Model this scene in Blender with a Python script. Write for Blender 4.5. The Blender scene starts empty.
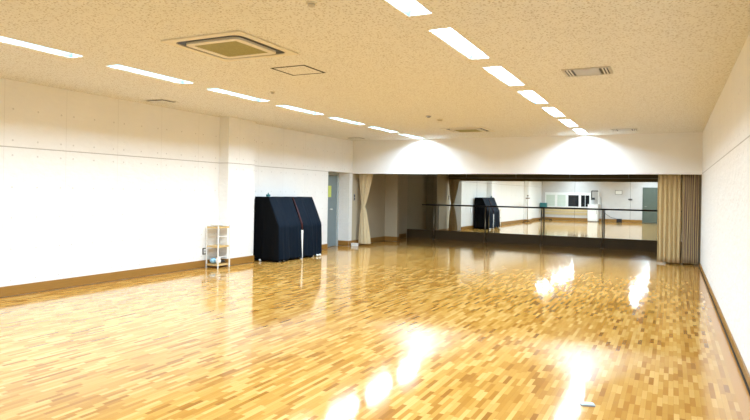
import bpy, bmesh, math, random
from mathutils import Vector, Matrix
random.seed(7)
C = bpy.context.scene.collection
PI = math.pi

# ------------------------------------------------------------------ room sizes (metres)
XL, XR = -8.30, 0.604          # left / right wall faces
YB, YD = -1.0, 15.38           # rear wall behind the viewer, bulkhead over the mirror alcove
H, G = 3.03, 2.085             # ceiling, underside of the bulkhead
YM, AM = 19.3, 0.018           # mirror wall position and its slight turn
HA = 2.62                      # alcove ceiling

# ------------------------------------------------------------------ node helpers
class NT:
    def __init__(s, name):
        s.m = bpy.data.materials.new(name); s.m.use_nodes = True
        s.t = s.m.node_tree; s.n = s.t.nodes; s.b = s.n['Principled BSDF']
    def node(s, ty, **kw):
        x = s.n.new(ty)
        for k, v in kw.items(): setattr(x, k, v)
        return x
    def put(s, sock, v):
        if isinstance(v, (int, float)): sock.default_value = v
        elif isinstance(v, tuple): sock.default_value = v if len(v) == len(sock.default_value) else (*v, 1)
        else: s.t.links.new(v, sock)
    def math(s, op, a, b=None, c=None):
        x = s.node('ShaderNodeMath', operation=op); s.put(x.inputs[0], a)
        if b is not None: s.put(x.inputs[1], b)
        if c is not None: s.put(x.inputs[2], c)
        return x.outputs[0]
    def xyz(s):
        tc = s.node('ShaderNodeTexCoord'); sp = s.node('ShaderNodeSeparateXYZ')
        s.t.links.new(tc.outputs['Object'], sp.inputs[0]); return sp.outputs[0], sp.outputs[1], sp.outputs[2], tc.outputs['Object']
    def comb(s, x, y, z):
        c = s.node('ShaderNodeCombineXYZ'); s.put(c.inputs[0], x); s.put(c.inputs[1], y); s.put(c.inputs[2], z); return c.outputs[0]
    def mix(s, f, a, b):
        x = s.node('ShaderNodeMix', data_type='RGBA'); s.put(x.inputs[0], f); s.put(x.inputs[6], a); s.put(x.inputs[7], b); return x.outputs[2]
    def noise(s, vec, scale, detail=3, rough=.5):
        x = s.node('ShaderNodeTexNoise'); s.t.links.new(vec, x.inputs['Vector'])
        x.inputs['Scale'].default_value = scale; x.inputs['Detail'].default_value = detail; x.inputs['Roughness'].default_value = rough
        return x.outputs['Fac']
    def ramp(s, f, stops):
        x = s.node('ShaderNodeValToRGB'); e = x.color_ramp.elements
        while len(e) > 1: e.remove(e[-1])
        e[0].position = stops[0][0]; e[0].color = (*stops[0][1], 1)
        for p, c in stops[1:]:
            q = e.new(p); q.color = (*c, 1)
        s.t.links.new(f, x.inputs[0]); return x.outputs[0]
    def bump(s, h, strength, dist):
        x = s.node('ShaderNodeBump'); s.put(x.inputs['Height'], h)
        x.inputs['Strength'].default_value = strength; x.inputs['Distance'].default_value = dist
        s.t.links.new(x.outputs[0], s.b.inputs['Normal'])

def mat(name, col, rough=.6, metal=0., var=.06, scale=20., bump=0., spec=None, sheen=0.):
    n = NT(name); x, y, z, v = n.xyz()
    f = n.noise(v, scale, 3)
    c2 = tuple(max(0, c * (1 - var * 2)) for c in col); c1 = tuple(min(1, c * (1 + var)) for c in col)
    n.put(n.b.inputs['Base Color'], n.mix(f, c2, c1))
    n.b.inputs['Roughness'].default_value = rough; n.b.inputs['Metallic'].default_value = metal
    if spec is not None: n.b.inputs['Specular IOR Level'].default_value = spec
    if sheen: n.b.inputs['Sheen Weight'].default_value = sheen
    if bump: n.bump(f, bump, .01)
    return n.m

# ------------------------------------------------------------------ materials
def floor_material():
    n = NT('parquet'); x, y, z, v = n.xyz()
    W, LN = .037, .22
    row = n.math('FLOOR', n.math('DIVIDE', x, W))
    wn = n.node('ShaderNodeTexWhiteNoise', noise_dimensions='1D'); n.put(wn.inputs['W'], row)
    yy = n.math('ADD', n.math('DIVIDE', y, LN), n.math('MULTIPLY', wn.outputs[0], 7.3))
    col = n.math('FLOOR', yy)
    w2 = n.node('ShaderNodeTexWhiteNoise', noise_dimensions='2D'); n.put(w2.inputs['Vector'], n.comb(row, col, 0))
    stave = n.ramp(w2.outputs[0], [(0, (.27, .105, .014)), (.08, (.37, .165, .024)), (.30, (.45, .225, .040)), (.65, (.54, .295, .065)), (1, (.66, .41, .13))])
    grain = n.noise(n.comb(n.math('MULTIPLY', x, 60.), n.math('MULTIPLY', y, 3.), n.math('MULTIPLY', col, 3.1)), 1., 4, .6)
    g = n.mix(n.math('MULTIPLY', grain, .30), stave, (.30, .13, .025))
    # joints
    fx = n.math('FRACT', n.math('DIVIDE', x, W)); fy = n.math('FRACT', yy)
    jx = n.math('LESS_THAN', n.math('MINIMUM', fx, n.math('SUBTRACT', 1., fx)), .022)
    jy = n.math('LESS_THAN', n.math('MINIMUM', fy, n.math('SUBTRACT', 1., fy)), .004)
    j = n.math('MAXIMUM', jx, jy)
    g = n.mix(n.math('MULTIPLY', j, .45), g, (.22, .09, .02))
    # plain border boards along the side walls
    edge = n.math('MAXIMUM', n.math('GREATER_THAN', x, XR - .13), n.math('LESS_THAN', x, XL + .13))
    g = n.mix(edge, g, (.46, .22, .045))
    n.put(n.b.inputs['Base Color'], g)
    big = n.noise(v, .9, 2)
    n.b.inputs['Roughness'].default_value = .24; n.b.inputs['Specular IOR Level'].default_value = 0.
    n.b.inputs['Coat Weight'].default_value = 1.; n.b.inputs['Coat IOR'].default_value = 1.47; n.b.inputs['Coat Roughness'].default_value = .085
    wave = n.noise(n.comb(n.math('MULTIPLY', x, 5.), n.math('MULTIPLY', y, 2.2), 0.), 1.5, 2)
    hgt = n.math('MULTIPLY', wave, .5)
    n.bump(hgt, .08, .010)
    return n.m

def wall_material():
    n = NT('painted_concrete'); x, y, z, v = n.xyz()
    P = .955
    p = n.math('FRACT', n.math('DIVIDE', n.math('ADD', y, 100 * P - 5.21), P))
    dx = None
    for c in (.13, .52, .91):
        d = n.math('ABSOLUTE', n.math('SUBTRACT', p, c)); dx = d if dx is None else n.math('MINIMUM', dx, d)
    dx = n.math('MULTIPLY', dx, P)
    dz = None
    for zz in (.22, .66, 1.10, 1.53, 1.98, 2.19, 2.63):
        d = n.math('ABSOLUTE', n.math('SUBTRACT', z, zz)); dz = d if dz is None else n.math('MINIMUM', dz, d)
    r = n.math('SQRT', n.math('ADD', n.math('MULTIPLY', dx, dx), n.math('MULTIPLY', dz, dz)))
    dot = n.math('LESS_THAN', r, .014)
    gro = n.math('LESS_THAN', n.math('ABSOLUTE', n.math('SUBTRACT', z, G + .01)), .007)
    vj = n.math('LESS_THAN', n.math('MINIMUM', p, n.math('SUBTRACT', 1., p)), .004)
    blotch = n.noise(v, 2.2, 5, .6)
    base = n.mix(blotch, (.80, .795, .775), (.87, .865, .85))
    c = n.mix(n.math('MULTIPLY', vj, .22), base, (.35, .33, .30))
    c = n.mix(n.math('MULTIPLY', dot, .30), c, (.22, .20, .17))
    c = n.mix(n.math('MULTIPLY', gro, .55), c, (.18, .15, .11))
    n.put(n.b.inputs['Base Color'], c)
    n.b.inputs['Roughness'].default_value = .55
    h = n.math('SUBTRACT', n.noise(n.comb(n.math('MULTIPLY', x, 3.), n.math('MULTIPLY', y, 2.5), n.math('MULTIPLY', z, 5.)), 2.5, 4, .6), n.math('MULTIPLY', n.math('MAXIMUM', dot, gro), .4))
    n.bump(h, .5, .03)
    return n.m

def ceiling_material():
    n = NT('pitted_ceiling_board'); x, y, z, v = n.xyz()
    vo = n.node('ShaderNodeTexVoronoi'); n.t.links.new(v, vo.inputs['Vector']); vo.inputs['Scale'].default_value = 38.
    nz = n.noise(v, 55., 3, .7)
    pit = n.math('MULTIPLY', n.math('LESS_THAN', vo.outputs['Distance'], .36), n.math('GREATER_THAN', nz, .47))
    big = n.noise(v, 14., 3, .6)
    base = n.mix(big, (.69, .685, .65), (.79, .785, .75))
    c = n.mix(n.math('MULTIPLY', pit, .62), base, (.34, .28, .18))
    n.put(n.b.inputs['Base Color'], c); n.b.inputs['Roughness'].default_value = .9
    n.bump(n.math('SUBTRACT', nz, pit), .5, .004)
    return n.m

def fabric_material(name, col, col2, rough=.85, fx=170., sheen=.2):
    n = NT(name); x, y, z, v = n.xyz()
    f = n.noise(v, 30., 4, .6); c = n.mix(f, col, col2)
    w = n.node('ShaderNodeTexWave'); n.t.links.new(v, w.inputs['Vector']); w.inputs['Scale'].default_value = fx
    n.put(n.b.inputs['Base Color'], c); n.b.inputs['Roughness'].default_value = rough
    n.b.inputs['Sheen Weight'].default_value = sheen
    n.bump(w.outputs['Fac'], .15, .002)
    if max(col) < .05: n.b.inputs['Specular IOR Level'].default_value = .12
    return n.m

def wood_material(name, a, b, rough=.4):
    n = NT(name); x, y, z, v = n.xyz()
    f = n.noise(n.comb(n.math('MULTIPLY', x, 1.5), n.math('MULTIPLY', y, 1.5), n.math('MULTIPLY', z, 30.)), 3., 4, .6)
    n.put(n.b.inputs['Base Color'], n.mix(f, a, b)); n.b.inputs['Roughness'].default_value = rough; return n.m

def emit_material(name, col, strength):
    n = NT(name); n.b.inputs['Base Color'].default_value = (.8, .8, .8, 1)
    n.b.inputs['Emission Color'].default_value = (*col, 1); n.b.inputs['Emission Strength'].default_value = strength; return n.m

M = dict(
    floor=floor_material(), wall=wall_material(), ceil=ceiling_material(),
    paint=mat('white_paint', (.84, .835, .82), .6, scale=3, var=.02),
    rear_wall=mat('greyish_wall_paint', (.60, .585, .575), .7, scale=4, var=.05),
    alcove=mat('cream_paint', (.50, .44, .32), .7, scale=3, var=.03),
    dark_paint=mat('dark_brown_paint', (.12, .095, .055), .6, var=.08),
    base=wood_material('oak_skirting', (.24, .115, .018), (.36, .18, .035)),
    kick=wood_material('dark_walnut', (.06, .034, .008), (.09, .052, .014), .7),
    header=mat('bulkhead_shade_brown', (.28, .22, .12), .7),  # bulkhead's inner face: shade of the unlit alcove put into the colour
    gap=mat('black_gap', (.02, .016, .01), .9),
    diffuser=emit_material('glowing_opal_acrylic', (.80, .97, 1.), 1.8),
    reflector=mat('blue_grey_reflector', (.03, .058, .062), .5, scale=8),
    white_metal=mat('white_enamel', (.80, .79, .75), .4),
    ac=mat('cream_plastic', (.74, .69, .56), .5),
    grille=mat('olive_grille', (.42, .38, .15), .6, scale=60, var=.15),
    black=mat('black_plastic', (.015, .013, .012), .5),
    vent=mat('aluminium', (.55, .52, .45), .35, .6),
    steel=mat('brushed_steel', (.42, .38, .32), .3, .9),
    rail=mat('dark_rail', (.03, .022, .018), .35),
    door=mat('blue_grey_door', (.20, .26, .28), .45, scale=4),
    gdoor=mat('green_grey_door', (.09, .115, .09), .5, scale=4),
    frame=mat('pale_grey_metal', (.38, .44, .45), .4),
    paper=mat('yellow_green_paper', (.62, .72, .18), .7),
    white=mat('white_plastic', (.86, .87, .86), .4),
    cloth=fabric_material('navy_cloth', (.0008, .0032, .008), (.0010, .008, .019), .75, 120., .0),
    cloth_black=fabric_material('black_cloth', (.0012, .0013, .002), (.002, .0024, .003), .9, 120., .0),
    red=mat('dark_red_trim', (.05, .005, .006), .6),
    curtain=fabric_material('beige_curtain', (.50, .40, .235), (.62, .50, .31)),
    curtain2=fabric_material('brown_curtain', (.48, .36, .17), (.62, .48, .25)),
    mauve=mat('mauve_lining', (.20, .125, .12), .8),
    shelfwood=wood_material('honey_shelf_board', (.52, .34, .13), (.66, .46, .2)),
    blue=mat('light_blue_plastic', (.33, .60, .78), .5),
    teal=mat('teal_plastic', (.02, .16, .17), .4),
    brown=mat('brown_wood', (.20, .11, .05), .5),
    pale=mat('pale_lit_pane', (.60, .68, .60), .6),  # window pane colour standing in for light from the room beyond
    night=mat('black_glass', (.01, .012, .016), .08, var=0),
    tan=wood_material('pale_panel_board', (.55, .42, .22), (.66, .52, .30), .6),
    grey=mat('grey_plastic', (.3, .31, .33), .5),
    tag=mat('pale_blue_card', (.28, .42, .58), .3),
)
_m = NT('mirror_glass'); _m.b.inputs['Base Color'].default_value = (.84, .87, .84, 1); _m.b.inputs['Metallic'].default_value = 1; _m.b.inputs['Roughness'].default_value = .005
M['mirror'] = _m.m

# ------------------------------------------------------------------ mesh helpers
def box(bm, x0, x1, y0, y1, z0, z1):
    vs = [bm.verts.new(p) for p in ((x0,y0,z0),(x1,y0,z0),(x1,y1,z0),(x0,y1,z0),(x0,y0,z1),(x1,y0,z1),(x1,y1,z1),(x0,y1,z1))]
    for f in ((3,2,1,0),(4,5,6,7),(0,1,5,4),(1,2,6,5),(2,3,7,6),(3,0,4,7)): bm.faces.new([vs[i] for i in f])
    return vs

def tube(bm, pts, r, seg=10, caps=True):
    pts = [Vector(p) for p in pts]; rings = []
    for i, p in enumerate(pts):
        d = (pts[min(i + 1, len(pts) - 1)] - pts[max(i - 1, 0)]).normalized()
        u = d.cross(Vector((0, 0, 1)))
        if u.length < .01: u = d.cross(Vector((0, 1, 0)))
        u.normalize(); w = d.cross(u)
        rr = r[i] if isinstance(r, (list, tuple)) else r
        rings.append([bm.verts.new(p + (u * math.cos(2*PI*k/seg) + w * math.sin(2*PI*k/seg)) * rr) for k in range(seg)])
    for a, b in zip(rings, rings[1:]):
        for k in range(seg): bm.faces.new((a[k], a[(k+1) % seg], b[(k+1) % seg], b[k]))
    if caps: bm.faces.new(rings[0][::-1]); bm.faces.new(rings[-1])

def disc(bm, x, y, z0, z1, r0, r1, seg=24):
    tube(bm, [(x, y, z0), (x, y, z1)], [r0, r1], seg)

def obj(name, bm, m, parent=None, bevel=0., smooth=False):
    bmesh.ops.recalc_face_normals(bm, faces=bm.faces)
    me = bpy.data.meshes.new(name); bm.to_mesh(me); bm.free()
    if smooth:
        for p in me.polygons: p.use_smooth = True
    o = bpy.data.objects.new(name, me); me.materials.append(M[m] if isinstance(m, str) else m); C.objects.link(o)
    if parent: o.parent = parent
    if bevel:
        b = o.modifiers.new('bevel', 'BEVEL'); b.width = bevel; b.segments = 2; b.limit_method = 'ANGLE'
    return o

def B(*boxes):
    bm = bmesh.new()
    for b in boxes: box(bm, *b)
    return bm

def empty(name, loc=(0, 0, 0), rz=0.):
    o = bpy.data.objects.new(name, None); C.objects.link(o); o.location = loc; o.rotation_euler = (0, 0, rz); o.empty_display_size = .1; return o

def tag(o, label, cat, group=None):
    o['label'] = label; o['category'] = cat
    if group: o['group'] = group
    return o

def struct(o, label=None):
    o['kind'] = 'structure'
    if label: o['label'] = label
    return o

def dup(root, loc, label, group=None):
    r = root.copy(); C.objects.link(r); r.location = loc; r['label'] = label
    if group: r['group'] = group
    for ch in list(root.children):
        c = ch.copy(); C.objects.link(c); c.parent = r
        for g in list(ch.children):
            d = g.copy(); C.objects.link(d); d.parent = c
    return r

# ================================================================== THE SETTING
struct(obj('floor', B((XL - .6, XR + .4, YB - .2, 20.2, -.1, 0)), 'floor'), 'glossy honey parquet floor of short staves')

# ceiling with openings for the recessed lamps
LX = (-6.094, -1.90); LY0, LP, LL, LW = 3.37, 1.753, 1.281, .21
lamps = [(x, LY0 + LP * i) for x in LX for i in range(-2, 7)]
def ceiling_mesh():
    xs = [XL - .2, LX[0] - LW/2, LX[0] + LW/2, LX[1] - LW/2, LX[1] + LW/2, XR + .2]
    ys = [YB - .2]
    for i in range(-2, 7): ys += [LY0 + LP * i, LY0 + LP * i + LL]
    ys += [YD + .01]
    bm = bmesh.new()
    for i in range(len(xs) - 1):
        for j in range(len(ys) - 1):
            if i in (1, 3) and j % 2 == 1: continue
            box(bm, xs[i], xs[i+1], ys[j], ys[j+1], H, H + .012)
    bmesh.ops.remove_doubles(bm, verts=bm.verts, dist=1e-5)
    # drop the faces shared by neighbouring cells
    seen = {}
    for f in bm.faces:
        k = tuple(sorted(v.index for v in f.verts)); seen.setdefault(k, []).append(f)
    bm.verts.index_update(); seen = {}
    for f in bm.faces: seen.setdefault(tuple(sorted(v.index for v in f.verts)), []).append(f)
    dead = [f for fs in seen.values() if len(fs) > 1 for f in fs]
    bmesh.ops.delete(bm, geom=dead, context='FACES_ONLY')
    return bm
struct(obj('ceiling', ceiling_mesh(), 'ceil'), 'cream ceiling of pitted mineral board')
struct(obj('ceiling_slab', B((XL - .2, XR + .2, YB - .2, YD, H + .2, H + .3)), 'paint'))

DY0, DY1, DT = 14.0, 15.2, 2.11      # door recess in the left wall
struct(obj('wall_left', B((XL - .2, XL, YB - .2, DY0, 0, H), (XL - .2, XL, DY1, YD, 0, H), (XL - .2, XL, DY0, DY1, DT, H),
    (XL - .6, XL - .355, DY0 - .1, DY1 + .1, 0, DT), (XL - .355, XL - .2, DY0 - .1, DY0, 0, DT), (XL - .355, XL - .2, DY1, DY1 + .1, 0, DT),
    (XL - .6, XL - .2, DY0 - .1, DY1 + .1, DT, DT + .1)), 'wall'), 'white painted concrete left wall with a door recess')
struct(obj('wall_right', B((XR, XR + .2, YB - .2, YD, 0, H)), 'wall'), 'white painted concrete right wall')
struct(obj('wall_back', B((XL - .2, XR + .2, YB - .2, YB, 0, H)), 'rear_wall'), 'white rear wall seen in the mirror')
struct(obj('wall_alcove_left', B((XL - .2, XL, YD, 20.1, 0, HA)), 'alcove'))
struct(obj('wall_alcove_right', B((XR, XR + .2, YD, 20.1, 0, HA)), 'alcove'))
# bulkhead: white face to the room, alcove shade painted into the inner face
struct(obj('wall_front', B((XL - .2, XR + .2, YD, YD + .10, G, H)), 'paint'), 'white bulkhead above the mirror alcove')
struct(obj('wall_alcove_header', B((XL, XR, YD + .10, YD + .13, G + .004, HA)), 'header'), 'inner face of the bulkhead, coloured dark as if in shade')
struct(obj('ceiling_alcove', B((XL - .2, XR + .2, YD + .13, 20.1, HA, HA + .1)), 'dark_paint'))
# pillars
struct(obj('wall_pillar', B((XL - .05, XL + .235, 9.64, 10.5, 0, H)), 'wall'), 'white pillar standing out of the left wall')
struct(obj('wall_pillar', B((XL - .05, XL + .235, 2.55, 3.4, 0, H)), 'wall'), 'rear pillar of the left wall, seen in the mirror')
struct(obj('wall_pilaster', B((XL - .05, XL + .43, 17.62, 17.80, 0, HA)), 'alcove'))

# skirting
bh, bt = .15, .018
def skirt(name, *bx):
    o = struct(obj(name, B(*bx), 'base', bevel=.004)); return o
P1 = XL + .235
skirt('baseboard_left', (XL, XL + bt, YB + .02, 2.55 - bt, .008, bh), (XL, P1 + bt, 2.55 - bt, 2.55, .008, bh), (P1, P1 + bt, 2.55, 3.4, .008, bh), (XL, P1 + bt, 3.4, 3.4 + bt, .008, bh),
      (XL, XL + bt, 3.4 + bt, 9.64 - bt, .008, bh), (XL, P1 + bt, 9.64 - bt, 9.64, .008, bh), (P1, P1 + bt, 9.64, 10.5, .008, bh), (XL, P1 + bt, 10.5, 10.5 + bt, .008, bh),
      (XL, XL + bt, 10.5 + bt, DY0, .008, bh), (XL, XL + bt, DY1, YD, .008, bh))
skirt('baseboard_recess', (XL - .35, XL, DY1 - bt, DY1, .008, bh), (XL - .355, XL - .34, 15.13, DY1 - bt, .008, bh))
skirt('baseboard_right', (XR - bt, XR, YB + .02, YD, .012, .09))
struct(obj('trim_1', B((XR - bt - .012, XR - .001, YB + .02, YD, .0, .012)), 'gap'))
skirt('baseboard_back', (XL + bt, -2.30, YB, YB + bt, .008, .19), (-1.30, XR - bt, YB, YB + bt, .008, .19))
skirt('baseboard_alcove', (XL, XL + bt, YD + .0, 17.62, .008, bh), (XL + bt, XL + .43 + bt, 17.62 - bt, 17.62, .008, bh), (XL + .43, XL + .43 + bt, 17.62, 17.80, .008, bh), (XL, XL + .43 + bt, 17.80, 17.80 + bt, .008, bh), (XL, XL + bt, 17.80 + bt, 19.36, .008, bh))

# the recessed door of the left wall
XD = XL - .355
d1 = struct(empty('door_1', (XD, 14.6, 0)), 'blue-grey steel door set back in the left wall')
obj('door_leaf', B((.004, .044, -.42, .40, .01, 2.02)), 'door', d1, .003)
obj('door_frame', B((.0, .07, .40, .50, 0, 2.09), (.0, .07, -.52, -.42, 0, 2.09), (0, .07, -.42, .40, 2.03, 2.09)), 'frame', d1, .003)
bm = bmesh.new(); tube(bm, [(.044, .10, 1.06), (.09, .10, 1.06)], .016); tube(bm, [(.09, .11, 1.06), (.09, -.02, 1.06)], .011); disc(bm, 0, 0, 0, .001, .001, .001, 3)
h = obj('door_handle', bm, 'white', d1, smooth=True)
s = obj('notice', B((XD + .045, XD + .047, 14.53, 14.70, 1.40, 1.72)), 'paper'); tag(s, 'yellow-green paper notice taped on the blue-grey recessed door', 'notice')

# the door, windows and panelling of the rear wall (seen in the mirror)
d2 = struct(empty('door_2', (-1.80, YB, 0)), 'grey-green door in the rear wall, seen in the mirror')
obj('door_leaf', B((-.44, .44, .004, .04, .01, 2.10)), 'gdoor', d2, .003)
obj('door_frame', B((-.49, -.44, 0, .055, 0, 2.15), (.44, .49, 0, .055, 0, 2.15), (-.44, .44, 0, .055, 2.10, 2.15)), 'gdoor', d2)
bm = bmesh.new(); tube(bm, [(-.36, .04, 1.0), (-.36, .09, 1.0), (-.25, .09, 1.0)], .012)
obj('door_handle', bm, 'steel', d2)
wx = [(-8.00, -7.45, 'pale'), (-7.30, -6.78, 'pale'), (-6.62, -5.98, 'night'), (-5.84, -5.34, 'night')]  # pale panes: a lit room beyond, painted as plain colour
for i, (a, b, m) in enumerate(wx):
    w = struct(empty('window_%d' % (i + 1), ((a + b) / 2, YB, 0)), ('pale, lit-looking' if m == 'pale' else 'dark') + ' window in a white surround on the rear wall')
    hw = (b - a) / 2
    obj('window_frame', B((-hw - .07, -hw, 0, .05, .84, 1.78), (hw, hw + .07, 0, .05, .84, 1.78), (-hw, hw, 0, .05, 1.62, 1.78), (-hw, hw, 0, .05, .84, .90)), 'white', w)
    obj('pane', B((-hw, hw, .005, .015, .90, 1.62)), m, w)
    if m == 'night': obj('mullion', B((-.012, .012, .015, .04, .90, 1.62)), 'white', w) if i == 3 else None
struct(obj('trim_2', B((-8.25, -5.46, YB, YB + .03, .36, .52), (-8.25, -5.46, YB, YB + .03, .55, .72)), 'tan'), 'pale horizontal boards under the rear windows')

# ================================================================== CEILING FIXTURES
LAMP_COLOR, LAMP_RADIANCE = (.74, .95, 1.16), 14.5
def lamp():
    r = empty('ceiling_light', (0, 0, H))
    hw, d = LW / 2, .050
    bm = bmesh.new()
    f = .008
    box(bm, -hw - f, -hw, -f, LL + f, -.003, .0); box(bm, hw, hw + f, -f, LL + f, -.003, .0)
    box(bm, -hw, hw, -f, 0, -.003, .0); box(bm, -hw, hw, LL, LL + f, -.003, .0)
    obj('trim_frame', bm, 'white_metal', r)
    bm = bmesh.new(); t = .004; it = hw - .022
    # sloped trough sides
    def quadbox(pts):
        vs = [bm.verts.new(p) for p in pts]
        for q in ((3,2,1,0),(4,5,6,7),(0,1,5,4),(1,2,6,5),(2,3,7,6),(3,0,4,7)): bm.faces.new([vs[i] for i in q])
    for s in (-1, 1):
        quadbox([(s*hw,0,0),(s*(hw-t),0,0),(s*(hw-t),LL,0),(s*hw,LL,0),(s*(it+t),0,d),(s*it,0,d),(s*it,LL,d),(s*(it+t),LL,d)])
    box(bm, -hw, hw, 0, t, 0, d); box(bm, -hw, hw, LL - t, LL, 0, d)
    obj('reflector', bm, 'reflector', r)
    obj('housing', B((-hw, hw, 0, LL, d + .004, d + .08)), 'white_metal', r)
    obj('diffuser', B((-it, it, t, LL - t, d - .002, d + .003)), 'diffuser', r)
    la = bpy.data.lights.new('fluorescent_lamp', 'AREA'); la.shape = 'RECTANGLE'; la.size = 2 * it - .002; la.size_y = LL - 2 * t - .002
    la.color = LAMP_COLOR; la.energy = LAMP_RADIANCE * la.size * la.size_y * PI
    lo = bpy.data.objects.new('fluorescent_lamp', la); C.objects.link(lo); lo.parent = r; lo.location = (0, LL / 2, d - .004)
    return r
l0 = lamp(); first = True
for k, (x, y) in enumerate(lamps):
    i = k % 9; row = 'left' if k < 9 else 'right'
    order = ['second from the rear wall', 'nearest before the picture edge', 'nearest in view', 'second in view', 'third in view', 'fourth in view', 'fifth in view', 'sixth in view', 'farthest, next to the bulkhead']
    if i < 2:
        lab = 'recessed strip light in the %s row, behind the viewer, %s' % (row, 'closest to the rear wall' if i == 0 else 'beside the first visible one')
    else:
        lab = 'glowing recessed strip light in the %s ceiling row, %s' % (row, order[i])
    if first: l0.location = (x, y, H); tag(l0, lab, 'ceiling light', 'recessed strip lights in two ceiling rows'); first = False
    else: dup(l0, (x, y, H), lab)

def rounded_rect(w, h, r, seg=6):
    pts = []
    for cx, cy, a0 in ((w - r, h - r, 0), (-w + r, h - r, 90), (-w + r, -h + r, 180), (w - r, -h + r, 270)):
        for k in range(seg + 1):
            a = math.radians(a0 + 90 * k / seg); pts.append((cx + r * math.cos(a), cy + r * math.sin(a)))
    return pts
def prism(bm, pts, z0, z1, top_scale=1.):
    lo = [bm.verts.new((x, y, z0)) for x, y in pts]; hi = [bm.verts.new((x * top_scale, y * top_scale, z1)) for x, y in pts]
    n = len(pts)
    for i in range(n): bm.faces.new((lo[i], lo[(i+1) % n], hi[(i+1) % n], hi[i]))
    bm.faces.new(lo[::-1]); bm.faces.new(hi)
def ring(bm, a, b, z0, z1):
    n = len(a)
    V = [[bm.verts.new((x, y, z)) for x, y in p] for p in (a, b) for z in (z0, z1)]
    for i in range(n):
        j = (i + 1) % n
        bm.faces.new((V[0][i], V[0][j], V[2][j], V[2][i])); bm.faces.new((V[1][i], V[3][i], V[3][j], V[1][j]))
        bm.faces.new((V[0][i], V[1][i], V[1][j], V[0][j])); bm.faces.new((V[2][i], V[2][j], V[3][j], V[3][i]))

def cassette():
    r = empty('ceiling_air_conditioner', (-4.12, 4.95, H - .001))
    bm = bmesh.new(); ring(bm, rounded_rect(.50, .50, .02), rounded_rect(.42, .42, .10), -.014, 0)
    obj('outer_panel', bm, 'ac', r)
    obj('air_slot', (lambda b: (prism(b, rounded_rect(.42, .42, .10), -.004, 0), b)[1])(bmesh.new()), 'black', r)
    bm = bmesh.new(); ring(bm, rounded_rect(.345, .345, .08), rounded_rect(.27, .27, .01), -.026, -.004)
    obj('centre_panel', bm, 'ac', r)
    bm = bmesh.new(); prism(bm, rounded_rect(.27, .27, .01), -.022, -.004)
    g = obj('intake_grille', bm, 'grille', r)
    bm = bmesh.new()
    for k in range(14):
        y = -.255 + k * .038; box(bm, -.265, .265, y, y + .008, -.026, -.022)
    obj('grille_slats', bm, 'grille', g)
    return r
ac = tag(cassette(), 'square ceiling air conditioner with an olive grille, nearest the viewer', 'air conditioner', 'ceiling air conditioners')
dup(ac, (-4.22, 13.36, H - .001), 'flat square ceiling air conditioner close to the bulkhead')

def vent(w, d, name='ceiling_vent', m='vent'):
    r = empty(name, (0, 0, H)); a, b = w / 2, d / 2
    bm = bmesh.new(); ring(bm, rounded_rect(a, b, .004, 2), rounded_rect(a - .03, b - .03, .004, 2), -.012, 0)
    obj('vent_frame', bm, m, r)
    obj('duct_opening', B((-a + .03, a - .03, -b + .03, b - .03, -.003, -.001)), 'black', r)
    obj('centre_plate', B((-a + .13, a - .13, -b + .04, b - .04, -.012, -.003)), m, r)
    for s in (-1, 1):
        for k in range(2):
            x = s * (a - .055 - .035 * k); obj('slat', B((x - .006, x + .006, -b + .035, b - .035, -.013, -.003)), 'white_metal', r)
    return r
v0 = tag(vent(.54, .44), 'aluminium ceiling vent right of the right light row, nearer the viewer', 'ceiling vent', 'ceiling vents'); v0.location = (-.92, 7.54, H)
dup(v0, (-.95, 14.34, H), 'small ceiling vent right of the right light row, by the bulkhead')
v1 = tag(vent(.42, .36, m='ceil'), 'dark-edged ceiling vent beside the left wall, nearer the viewer', 'ceiling vent', 'ceiling vents'); v1.location = (-7.76, 7.52, H)
obj('air_gap', B((-.17, .20, -.165, -.115, -.016, -.0125)), 'black', v1); obj('air_gap', B((.15, .20, -.115, .13, -.016, -.0125)), 'black', v1)
dup(v1, (-7.74, 14.5, H), 'small ceiling vent above the door recess at the left corner')

ah = tag(empty('access_hatch', (-4.14, 6.22, H)), 'square ceiling access hatch with a thin dark outline', 'access hatch')
bm = bmesh.new(); ring(bm, rounded_rect(.245, .245, .003, 2), rounded_rect(.228, .228, .003, 2), -.004, 0); obj('hatch_frame', bm, 'gap', ah)
bm = bmesh.new(); ring(bm, rounded_rect(.228, .228, .003, 2), rounded_rect(.216, .216, .003, 2), -.003, 0); obj('shadow_gap', bm, 'gap', ah)
bm = bmesh.new(); prism(bm, rounded_rect(.216, .216, .003, 2), -.003, 0); obj('hatch_panel', bm, 'ceil', ah)

def detector(x, y, r, lab, m='ac', kind='smoke_detector'):
    o = tag(empty(kind, (x, y, H)), lab, 'smoke detector')
    bm = bmesh.new(); tube(bm, [(0,0,0), (0,0,-.012)], [r, r * .96], 24); obj('mounting_plate', bm, m, o, smooth=False)
    bm = bmesh.new(); tube(bm, [(0,0,-.012), (0,0,-.03), (0,0,-.036)], [r * .7, r * .6, r * .3], 20); obj('sensor_head', bm, 'vent' if m == 'ac' else m, o, smooth=True)
    return o
detector(-2.57, 4.03, .045, 'small round ceiling detector at the top edge of the picture')
detector(-5.39, 7.42, .04, 'tiny round ceiling detector beside the left light row')
detector(-4.20, 10.8, .055, 'dark round ceiling fitting in front of the far air conditioner', 'grey')
detector(-4.17, 11.35, .075, 'flat pale round ceiling fitting right behind the dark round one')

# ================================================================== MIRROR WALL AND BARRE  (slightly turned)

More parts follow.
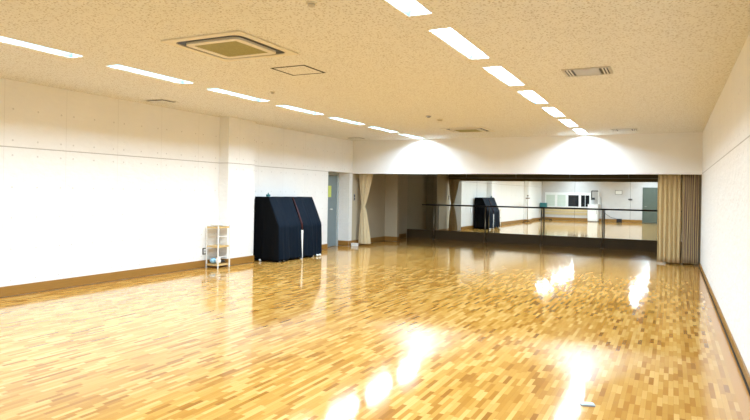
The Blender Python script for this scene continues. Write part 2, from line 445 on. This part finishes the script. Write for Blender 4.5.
w = empty('wall_mirror_side', (0, YM, 0), -AM); struct(w)
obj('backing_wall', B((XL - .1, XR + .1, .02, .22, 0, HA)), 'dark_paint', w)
mir = tag(empty('wall_mirror', (0, YM, 0), -AM), 'wall-wide mirror in floor-to-ceiling panels behind the dance barre', 'mirror')
edges = [-8.33, -7.35, -5.79, -4.23, -2.67, -1.09, XR]
for a, b in zip(edges, edges[1:]):
    obj('mirror_pane', B((a + .002, b - .002, .0, .018, .30, HA - .01)), 'mirror', mir)
obj('backing_strip', B((-8.33, XR, .018, .02, .30, HA - .01)), 'black', mir)
kb = struct(obj('baseboard_mirror', B((-8.28, XR - .01, -.03, .02, 0, .30)), 'kick')); kb.location = (0, YM, 0); kb.rotation_euler.z = -AM
kb['label'] = 'dark walnut kick board under the mirror'

bar = tag(empty('ballet_barre', (0, YM - .20, 0), -AM), 'dark horizontal ballet barre on steel posts before the mirror', 'ballet barre')
bm = bmesh.new(); tube(bm, [(-7.66, 0, 1.165), (.52, 0, 1.165)], .021, 14); obj('rail', bm, 'rail', bar, smooth=True)
for x in (-7.22, -5.43, -3.63, -1.83, -.05):
    bm = bmesh.new(); tube(bm, [(x, 0, .012), (x, 0, 1.146)], .019, 12); p = obj('post', bm, 'steel', bar, smooth=True)
    bm = bmesh.new(); disc(bm, x, 0, 0, .012, .05, .045); obj('floor_flange', bm, 'steel', p)

# ================================================================== CURTAINS
def folded_curtain(name, x0, x1, y, z0, z1, nf, amp, m, gather=.0):
    bm = bmesh.new(); nx, nz = nf * 14, 14; th = .006; grids = []
    ph = [random.uniform(-.5, .5) for _ in range(nf + 2)]; am = [random.uniform(.7, 1.25) for _ in range(nf + 2)]
    for side in (0, 1):
        g = []
        for j in range(nz + 1):
            t = j / nz; z = z0 + (z1 - z0) * t; row = []
            for i in range(nx + 1):
                u = i / nx; k = u * nf; a = am[int(k)] * (1 - k % 1) + am[int(k) + 1] * (k % 1); q = ph[int(k)] * (1 - k % 1) + ph[int(k) + 1] * (k % 1)
                s = math.sin(2 * PI * k + q * .9 * (1 - t))
                s = math.copysign(abs(s) ** .8, s)
                yy = y + amp * a * s * (1.0 - .25 * t) + .004 * math.sin(9 * z + 5 * u) + side * th
                xx = x0 + (x1 - x0) * u + .010 * math.sin(4 * PI * k) + .006 * math.sin(3 * z + 11 * u)
                row.append(bm.verts.new((xx, yy, z)))
            g.append(row)
        grids.append(g)
    for g in grids:
        for j in range(nz):
            for i in range(nx): bm.faces.new((g[j][i], g[j][i+1], g[j+1][i+1], g[j+1][i]))
    a, b = grids
    for i in range(nx):
        bm.faces.new((a[0][i], b[0][i], b[0][i+1], a[0][i+1])); bm.faces.new((a[nz][i], a[nz][i+1], b[nz][i+1], b[nz][i]))
    for j in range(nz):
        bm.faces.new((a[j][0], a[j+1][0], b[j+1][0], b[j][0])); bm.faces.new((a[j][nx], b[j][nx], b[j+1][nx], a[j+1][nx]))
    return bm
CY = 15.66
c = tag(empty('curtain', (0, CY, 0)), 'wide beige curtain in deep folds, drawn to the right of the mirror', 'curtain')
obj('fabric', folded_curtain('fabric', -.29, .20, 0, .035, 2.15, 5, .050, 'curtain2'), 'curtain2', c, smooth=True)
obj('heading_tape', B((-.29, .20, -.008, .008, 2.15, 2.19)), 'curtain2', c)
c = tag(empty('curtain', (0, CY, 0)), 'tightly bunched brown curtain with mauve stripes against the right wall', 'curtain')
obj('fabric', folded_curtain('fabric', .225, .565, .02, .04, 2.15, 8, .034, 'curtain2'), 'curtain2', c, smooth=True)
obj('lining', folded_curtain('lining', .235, .57, .026, .05, 2.10, 11, .026, 'mauve'), 'mauve', c, smooth=True)
obj('heading_tape', B((.225, .565, .012, .028, 2.15, 2.19)), 'curtain2', c)
# the tied curtain at the left
def tied():
    bm = bmesh.new(); seg, nz = 72, 60; rings = []
    for j in range(nz + 1):
        t = j / nz; z = .05 + 2.10 * t
        zt = 1.13
        if z > zt: k = (z - zt) / (2.15 - zt); hw = .048 + .16 * k ** .85; cx = -8.075 + .065 * k; dp = .05 + .03 * k
        else: k = (zt - z) / zt; hw = .048 + .115 * min(1, k * 1.25) ** .7; cx = -8.075 + .06 * k; dp = .05 + .05 * k
        row = []
        for i in range(seg):
            a = 2 * PI * i / seg
            f = 1 + (.16 if abs(z - zt) > .05 else .06) * math.sin(9 * a + .6 * math.sin(2 * z)) + .05 * math.sin(5 * a + 1.)
            row.append(bm.verts.new((cx + hw * f * math.cos(a), dp * f * math.sin(a), z)))
        rings.append(row)
    for a, b in zip(rings, rings[1:]):
        for i in range(seg): bm.faces.new((a[i], a[(i+1) % seg], b[(i+1) % seg], b[i]))
    bm.faces.new(rings[0][::-1]); bm.faces.new(rings[-1]); return bm
c = tag(empty('curtain', (0, CY, 0)), 'narrow beige curtain tied in at the waist, left of the alcove', 'curtain')
obj('fabric', tied(), 'curtain', c, smooth=True)
bm = bmesh.new(); pts = [(-8.075 + .061 * math.cos(a), .062 * math.sin(a)) for a in [2*PI*i/24 for i in range(24)]]
pin = [(-8.075 + .050 * math.cos(a), .052 * math.sin(a)) for a in [2*PI*i/24 for i in range(24)]]
ring(bm, pts, pin, 1.10, 1.16); obj('tieback', bm, 'curtain', c)
rl = obj('curtain_rail', B((XL + .0, XR - .0, CY - .015, CY + .035, 2.19, 2.215), ), 'vent'); tag(rl, 'slim metal curtain rail across the alcove behind the bulkhead', 'curtain rail')
for x in (-7.5, -5.5, -3.5, -1.5, .3): obj('hanger', B((x - .01, x + .01, CY, CY + .02, 2.215, HA)), 'vent', rl)

# wall switch and small box at the left jamb
sw = tag(empty('light_switch', (XL, 15.50, 1.40)), 'dark little switch plate on the wall beside the tied curtain', 'light switch')
obj('plate', B((0, .012, -.035, .035, -.10, .10)), 'grey', sw, .002); obj('rocker', B((.012, .02, -.02, .02, .015, .07)), 'black', sw); obj('rocker', B((.012, .02, -.02, .02, -.07, -.015)), 'black', sw)
o = tag(empty('floor_box', (-8.15, 15.30, 0)), 'small white box on the floor at the foot of the tied curtain', 'box')
obj('body', B((-.09, .09, -.06, .06, .0, .075)), 'white', o, .01); obj('lid', B((-.095, .095, -.065, .065, .075, .088)), 'white', o, .004)
o = tag(empty('wall_outlet', (XL, 9.245, .325)), 'black-rimmed wall outlet low on the left wall by the shelf rack', 'outlet')
obj('rim', B((0, .008, -.055, .055, -.065, .065)), 'black', o, .002); obj('cover', B((.008, .013, -.03, .03, -.045, .045)), 'white', o); obj('socket', B((.013, .0145, -.008, .008, -.02, .02)), 'black', o)

# ================================================================== SHELF RACK
sr = tag(empty('shelf_rack', (-8.11, 9.43, 0)), 'small white three-tier shelf rack with honey boards beside the pillar', 'shelf')
hx, hy, ht = .145, .17, .85
for sx in (-1, 1):
    for sy in (-1, 1):
        obj('upright', B((sx*hx - .011, sx*hx + .011, sy*hy - .011, sy*hy + .011, 0, ht)), 'white_metal', sr, .003)
for z in (.06, .42, .80):
    s = obj('shelf_board', B((-hx + .011, hx - .011, -hy - .010, hy + .010, z - .014, z + .018)), 'shelfwood', sr)
for z in (.22, .62):
    obj('side_bar', B((hx - .006, hx + .006, -hy + .014, hy - .014, z, z + .012), (-hx - .006, -hx + .006, -hy + .014, hy - .014, z, z + .012), (-hx + .014, hx - .014, hy - .006, hy + .006, z, z + .012)), 'white_metal', sr)

def blob(x, y, z, rx, ry, rz, seed, m, name):
    bm = bmesh.new(); bmesh.ops.create_icosphere(bm, subdivisions=3, radius=1)
    rnd = random.Random(seed); k = [rnd.uniform(2, 5) for _ in range(3)]
    for v in bm.verts:
        f = 1 + .14 * math.sin(k[0]*v.co.x*2 + 1) * math.cos(k[1]*v.co.y*2) + .08 * math.sin(k[2] * 3 * v.co.z + v.co.x * 5)
        v.co = Vector((v.co.x * rx * f, v.co.y * ry * f, v.co.z * rz * f))
        if v.co.z < -rz * .8: v.co.z = -rz * .8
    mn = min(v.co.z for v in bm.verts)
    for v in bm.verts: v.co.z -= mn
    o = obj(name, bm, m, smooth=True); o.location = (x, y, z); return o
tag(blob(-8.14, 9.36, .832, .09, .09, .035, 3, 'white', 'folded_cloth'), 'crumpled white cloth on top of the shelf rack', 'cloth')
o = tag(empty('paper_stack', (-8.06, 9.50, .832)), 'loose white papers on the top shelf behind the cloth', 'papers')
o['label'] = 'loose white papers on the top shelf of the rack, by the pillar'
for k in range(3):
    q = obj('sheet', B((-.07, .06, -.06, .07, .002 + k*.004, .004 + k*.004)), 'white', o); q.rotation_euler.z = .2 * k
tag(blob(-8.165, 9.355, .093, .06, .07, .055, 5, 'blue', 'plastic_bag'), 'light blue plastic bag on the lowest tier of the shelf rack', 'bag')
tag(blob(-8.04, 9.36, .093, .045, .06, .07, 8, 'white', 'plastic_bag'), 'white knotted bag on the lowest tier beside the blue bag', 'bag')
def shoe(x, y, lab, rz):
    r = tag(empty('indoor_shoe', (x, y, .093), rz), lab, 'shoe', 'dark shoes on the lowest tier')
    r['label'] = lab
    bm = bmesh.new(); rings = []
    for i in range(9):
        t = i / 8; w = .032 * (math.sin(PI * min(1, t * .9 + .1)) ** .5 + .1); hh = .06 - .035 * t
        xx = -.09 + .15 * t
        rings.append([bm.verts.new((xx, w * math.cos(a), .008 + hh * max(0, math.sin(a)))) for a in [PI * k / 8 for k in range(9)]])
    for a, b in zip(rings, rings[1:]):
        for k in range(8): bm.faces.new((a[k], a[k+1], b[k+1], b[k]))
        bm.faces.new((a[8], a[0], b[0], b[8]))
    bm.faces.new(rings[0]); bm.faces.new(rings[-1][::-1])
    obj('upper', bm, 'black', r, smooth=True); bm = bmesh.new(); prism(bm, [(x * 1., y) for x, y in rounded_rect(.085, .034, .03)], 0, .008)
    s = obj('sole', bm, 'brown', r); s.location.x = -.012
    return r
shoe(-8.10, 9.475, 'dark shoe in the middle of the lowest rack tier', .1)
shoe(-8.10, 9.56, 'dark shoe at the pillar end of the lowest rack tier', .1)

# ================================================================== DRAPED UPRIGHT
def drape(y0, y1, seed, slope_red=False):
    """cloth over an upright body: height profile over X, folds along Y, hem near the floor"""
    rnd = random.Random(seed)
    XBk, XRg, XSl, XF = -8.22, -7.86, -7.60, -7.585
    def top(x):
        if x <= XRg: return 1.41
        if x <= XSl: return 1.41 - (x - XRg) / (XSl - XRg) * .60
        return .81
    path = []
    n1 = 8
    for i in range(20): path.append((XBk, .03 + (1.38) * i / 19, 0))
    for i in range(1, n1 + 1): path.append((XBk + (XRg - XBk) * i / n1, 1.41, 0))
    for i in range(1, 13): path.append((XRg + (XSl - XRg) * i / 12, 1.41 - .60 * i / 12, .25 * i / 12))
    for i in range(1, 17): path.append((XF + .02 * i / 16, .81 - .78 * i / 16, .25 + .75 * i / 16))
    ny = 60; bm = bmesh.new(); rows = []
    ph = [rnd.uniform(0, 6) for _ in range(4)]
    for j in range(ny + 1):
        v = j / ny; y = y0 + (y1 - y0) * v; row = []
        for (x, z, f) in path:
            w = .018 * math.sin(9 * v + ph[0] + .8 * z) + .010 * math.sin(21 * v + ph[1] + 1.5 * z) * (.5 + .5 * math.sin(5 * v + ph[3])) + .003 * math.sin(47 * v + ph[2])
            sag = .006 * math.sin(9 * v + ph[3])
            hem = .02 * math.sin(17 * v + ph[1]) if z < .05 and x > -7.9 else 0
            yy = y + .006 * math.sin(8 * z + ph[2]) * (1 if 0 < j < ny else .5)
            if j in (0, ny): pass
            row.append(bm.verts.new((x + w * (.25 + f) * (1 if x > -7.9 else 0) * (1 if z < 1.4 else .3), yy, max(.012, z + sag * (1 if z > .2 else 0) + hem))))
        rows.append(row)
    for a, b in zip(rows, rows[1:]):
        for i in range(len(path) - 1): bm.faces.new((a[i], a[i+1], b[i+1], b[i]))
    return bm, rows, path
dr = tag(empty('draped_upright', (0, 0, 0)), 'bulky upright with a sloped front under black and navy cloth covers, by the left wall', 'covered furniture')
def drape_end(y, sgn, seed):
    bm = bmesh.new(); nx, nz = 16, 18; rows = []
    rnd = random.Random(seed); ph = rnd.uniform(0, 6)
    for i in range(nx + 1):
        x = -8.22 + (.64) * i / nx
        t = 1.41 if x <= -7.86 else max(.80, 1.41 - (x + 7.86) / .26 * .60)
        col = []
        for j in range(nz + 1):
            k = j / nz; z = .025 + (t - .025) * k
            yy = y + sgn * ((1 - k) * (.018 + .022 * math.sin(22 * x + ph)) + .004 * math.sin(40 * x))
            xx = x + (.018 * (1 - k) if i == nx else 0)
            col.append(bm.verts.new((xx, yy, z)))
        rows.append(col)
    for a, b in zip(rows, rows[1:]):
        for j in range(nz): bm.faces.new((a[j], a[j+1], b[j+1], b[j]))
    return bm
Y0, Y1, Y2, Y3 = 10.74, 11.62, 11.70, 12.50
bm, _, _ = drape(Y0, Y1, 2); o = obj('cloth_cover', bm, 'cloth', dr, smooth=True); o.modifiers.new('s', 'SOLIDIFY').thickness = .006
bm, _, _ = drape(Y2, Y3, 5); o = obj('cloth_cover', bm, 'cloth', dr, smooth=True); o.modifiers.new('s', 'SOLIDIFY').thickness = .006
for y, s, sd in ((Y0, -1, 1), (Y1, 1, 2), (Y2, -1, 3), (Y3, 1, 4)):
    o = obj('side_cloth', drape_end(y, s * (1 if y in (Y0, Y3) else .35), sd), 'cloth_black', dr, smooth=True); o.modifiers.new('s', 'SOLIDIFY').thickness = .005
# body under the covers, with its white post and castors showing
obj('body', B((-8.19, -7.90, Y0 + .05, Y3 - .05, .08, 1.37), (-7.90, -7.66, Y0 + .05, Y3 - .05, .08, .74)), 'black', dr)
bm = bmesh.new(); box(bm, -7.64, -7.575, Y1 + .0, Y1 + .085, .0, .66); obj('white_post', bm, 'white', dr, .006)
bm = bmesh.new(); tube(bm, [(-7.855, 11.665, 1.40), (-7.72, 11.66, 1.13), (-7.60, 11.665, .82), (-7.575, 11.67, .66)], [.012, .016, .02, .012], 8); obj('red_edging', bm, 'red', dr, smooth=True)
for x, y in ((-7.70, 10.86), (-7.66, 11.0), (-8.1, 10.72), (-7.63, 12.1), (-7.62, 12.3), (-7.62, 12.42)):
    bm = bmesh.new(); tube(bm, [(x + .06, y - .02, .028), (x + .06, y + .02, .028)], .027, 14); obj('castor', bm, 'white', dr, smooth=True)
t = tag(empty('tape_dispenser', (-7.96, 10.86, 1.418)), 'small teal object on top of the draped upright', 'small object')
t.name = 'desk_clock'; t['category'] = 'small object'; t.name = 'small_case'
obj('body', B((-.03, .03, -.045, .045, 0, .05)), 'teal', t, .01); bm = bmesh.new(); tube(bm, [(0, 0, .05), (0, 0, .085)], [.014, .009], 12); obj('cap', bm, 'teal', t, smooth=True)

# ================================================================== SMALL THING ON THE FLOOR
t = tag(empty('name_tag', (-.535, 4.70, 0), .35), 'small pale blue tag lying alone on the parquet in front', 'tag')
bm = bmesh.new(); prism(bm, rounded_rect(.052, .034, .012), 0.0, .010); obj('holder', bm, 'grey', t)
bm = bmesh.new(); prism(bm, rounded_rect(.044, .027, .008), .010, .013); obj('card', bm, 'tag', t)

# ================================================================== THINGS SEEN IN THE MIRROR AT THE REAR
t = tag(empty('coat_stand', (-7.86, 4.35, 0)), 'slim stand with a brown crosspiece by the rear pillar, seen in the mirror', 'stand')
bm = bmesh.new(); tube(bm, [(0, 0, .04), (0, 0, 1.58)], .018, 10); obj('pole', bm, 'steel', t, smooth=True)
obj('crosspiece', B((-.05, .05, -.28, .28, 1.36, 1.42)), 'brown', t, .005); obj('upper_peg', B((-.03, .03, -.08, .08, 1.50, 1.56)), 'brown', t, .005)
for k in range(3):
    a = 2*PI*k/3 + .4; bm = bmesh.new(); tube(bm, [(0, 0, .10), (.28*math.cos(a), .28*math.sin(a), .02)], .016, 8); obj('leg', bm, 'black', t)
t = tag(empty('rolling_stand', (-7.98, -.35, 0)), 'teal case on a dark wheeled stand in the rear corner, seen in the mirror', 'stand')
obj('case', B((-.26, .16, -.15, .15, .80, 1.10)), 'teal', t, .015)
bm = bmesh.new(); tube(bm, [(-.05, 0, .10), (-.05, 0, .80)], .03, 12); obj('column', bm, 'black', t, smooth=True)
for k, (dx, dy) in enumerate(((-.22, .2), (.42, .2), (-.22, -.2), (.42, -.2))):
    bm = bmesh.new(); tube(bm, [(-.05, 0, .11), (dx, dy, .07)], .018, 8); l = obj('leg', bm, 'black', t); bm = bmesh.new(); tube(bm, [(dx, dy - .012, .032), (dx, dy + .012, .032)], .032, 14); obj('castor', bm, 'black', l)
t = tag(empty('cabinet', (-5.06, -.70, 0)), 'narrow white cabinet against the rear wall, seen in the mirror', 'cabinet')
obj('body', B((-.29, .29, -.28, .24, .04, 1.06)), 'white', t, .006); obj('door', B((-.285, .285, .24, .258, .07, 1.03)), 'white', t, .004)
obj('handle', B((.22, .235, .258, .28, .5, .7)), 'steel', t); obj('plinth', B((-.27, .27, -.26, .22, 0, .04)), 'grey', t); obj('top', B((-.31, .31, -.29, .27, 1.06, 1.085)), 'white', t)
t = tag(empty('display_rack', (-4.98, -.70, 1.085)), 'white wire rack with black trays on the narrow cabinet, seen in the mirror', 'rack')
bm = bmesh.new()
for x in (-.22, .22):
    for y in (-.1, .1): tube(bm, [(x, y, 0), (x, y, .88)], .012, 8)
obj('frame', bm, 'white_metal', t); obj('tray', B((-.21, .21, -.09, .09, .78, .84)), 'black', t); obj('tray', B((-.21, .0, -.09, .09, .26, .40)), 'black', t); obj('back_panel', B((-.21, -.17, -.1, .1, .40, .78)), 'black', t)
o = obj('leaning_pole', (lambda b: (tube(b, [(-4.55, -.62, .012), (-4.66, -.985, 1.52)], .012, 8), b)[1])(bmesh.new()), 'gdoor'); tag(o, 'thin dark pole leaning on the rear wall beside the cabinet', 'pole')
t = tag(empty('picture_frame', (-3.64, YB, 1.83)), 'small framed notice high on the rear wall, seen in the mirror', 'picture frame')
obj('frame', B((-.2, .2, 0, .02, .11, .13), (-.2, .2, 0, .02, -.13, -.11), (-.2, -.18, 0, .02, -.11, .11), (.18, .2, 0, .02, -.11, .11)), 'gdoor', t); obj('sheet', B((-.18, .18, .0, .008, -.11, .11)), 'white', t)
t = tag(empty('wall_phone', (-2.96, YB, 1.40)), 'small dark handset on the rear wall near the door, seen in the mirror', 'phone')
obj('base', B((-.1, .1, 0, .03, -.06, .06)), 'grey', t, .006); obj('handset', B((-.14, .10, .03, .06, .0, .05)), 'black', t, .01)
t = tag(empty('power_box', (-3.55, YB + bt, 0)), 'black power box and cable low on the rear wall, seen in the mirror', 'power box')
obj('box', B((-.18, .12, 0.002, .08, .0, .22)), 'black', t, .008); bm = bmesh.new(); tube(bm, [(-.18, .05, .2), (-.5, .04, .28), (-.8, .03, .48), (-.95, .03, .62)], .012, 8); obj('cable', bm, 'black', t, smooth=True)

# ================================================================== WORLD, CAMERA, VIEW
wd = bpy.data.worlds.new('world'); bpy.context.scene.world = wd; wd.use_nodes = True
wd.node_tree.nodes['Background'].inputs[0].default_value = (.02, .02, .02, 1); wd.node_tree.nodes['Background'].inputs[1].default_value = .2

f, yaw, pitch, roll, hc, cyo = 602.69, .4573, .0013, .0175, 1.539, -17.83
c_, s_ = math.cos(yaw), math.sin(yaw)
X0 = Vector((c_, s_, 0)); F0 = Vector((-s_, c_, 0)); U0 = Vector((0, 0, 1))
F = math.cos(pitch) * F0 + math.sin(pitch) * U0; U = -math.sin(pitch) * F0 + math.cos(pitch) * U0
Xr = math.cos(roll) * X0 + math.sin(roll) * U; Up = -math.sin(roll) * X0 + math.cos(roll) * U
cam = bpy.data.cameras.new('camera'); co = bpy.data.objects.new('camera', cam); C.objects.link(co)
mm = Matrix(((Xr.x, Up.x, -F.x, 0), (Xr.y, Up.y, -F.y, 0), (Xr.z, Up.z, -F.z, hc), (0, 0, 0, 1)))
co.matrix_world = mm
cam.sensor_width = 36; cam.lens = f * 36 / 750; cam.shift_y = cyo / 750; cam.clip_start = .05; cam.clip_end = 100
sc = bpy.context.scene; sc.camera = co
sc.view_settings.view_transform = 'Standard'; sc.view_settings.look = 'None'; sc.view_settings.gamma = 1; sc.view_settings.use_curve_mapping = False
sc.view_settings.exposure = 2.88
sc.cycles.max_bounces = 12; sc.cycles.diffuse_bounces = 6; sc.cycles.glossy_bounces = 6
sc.cycles.use_denoising = True
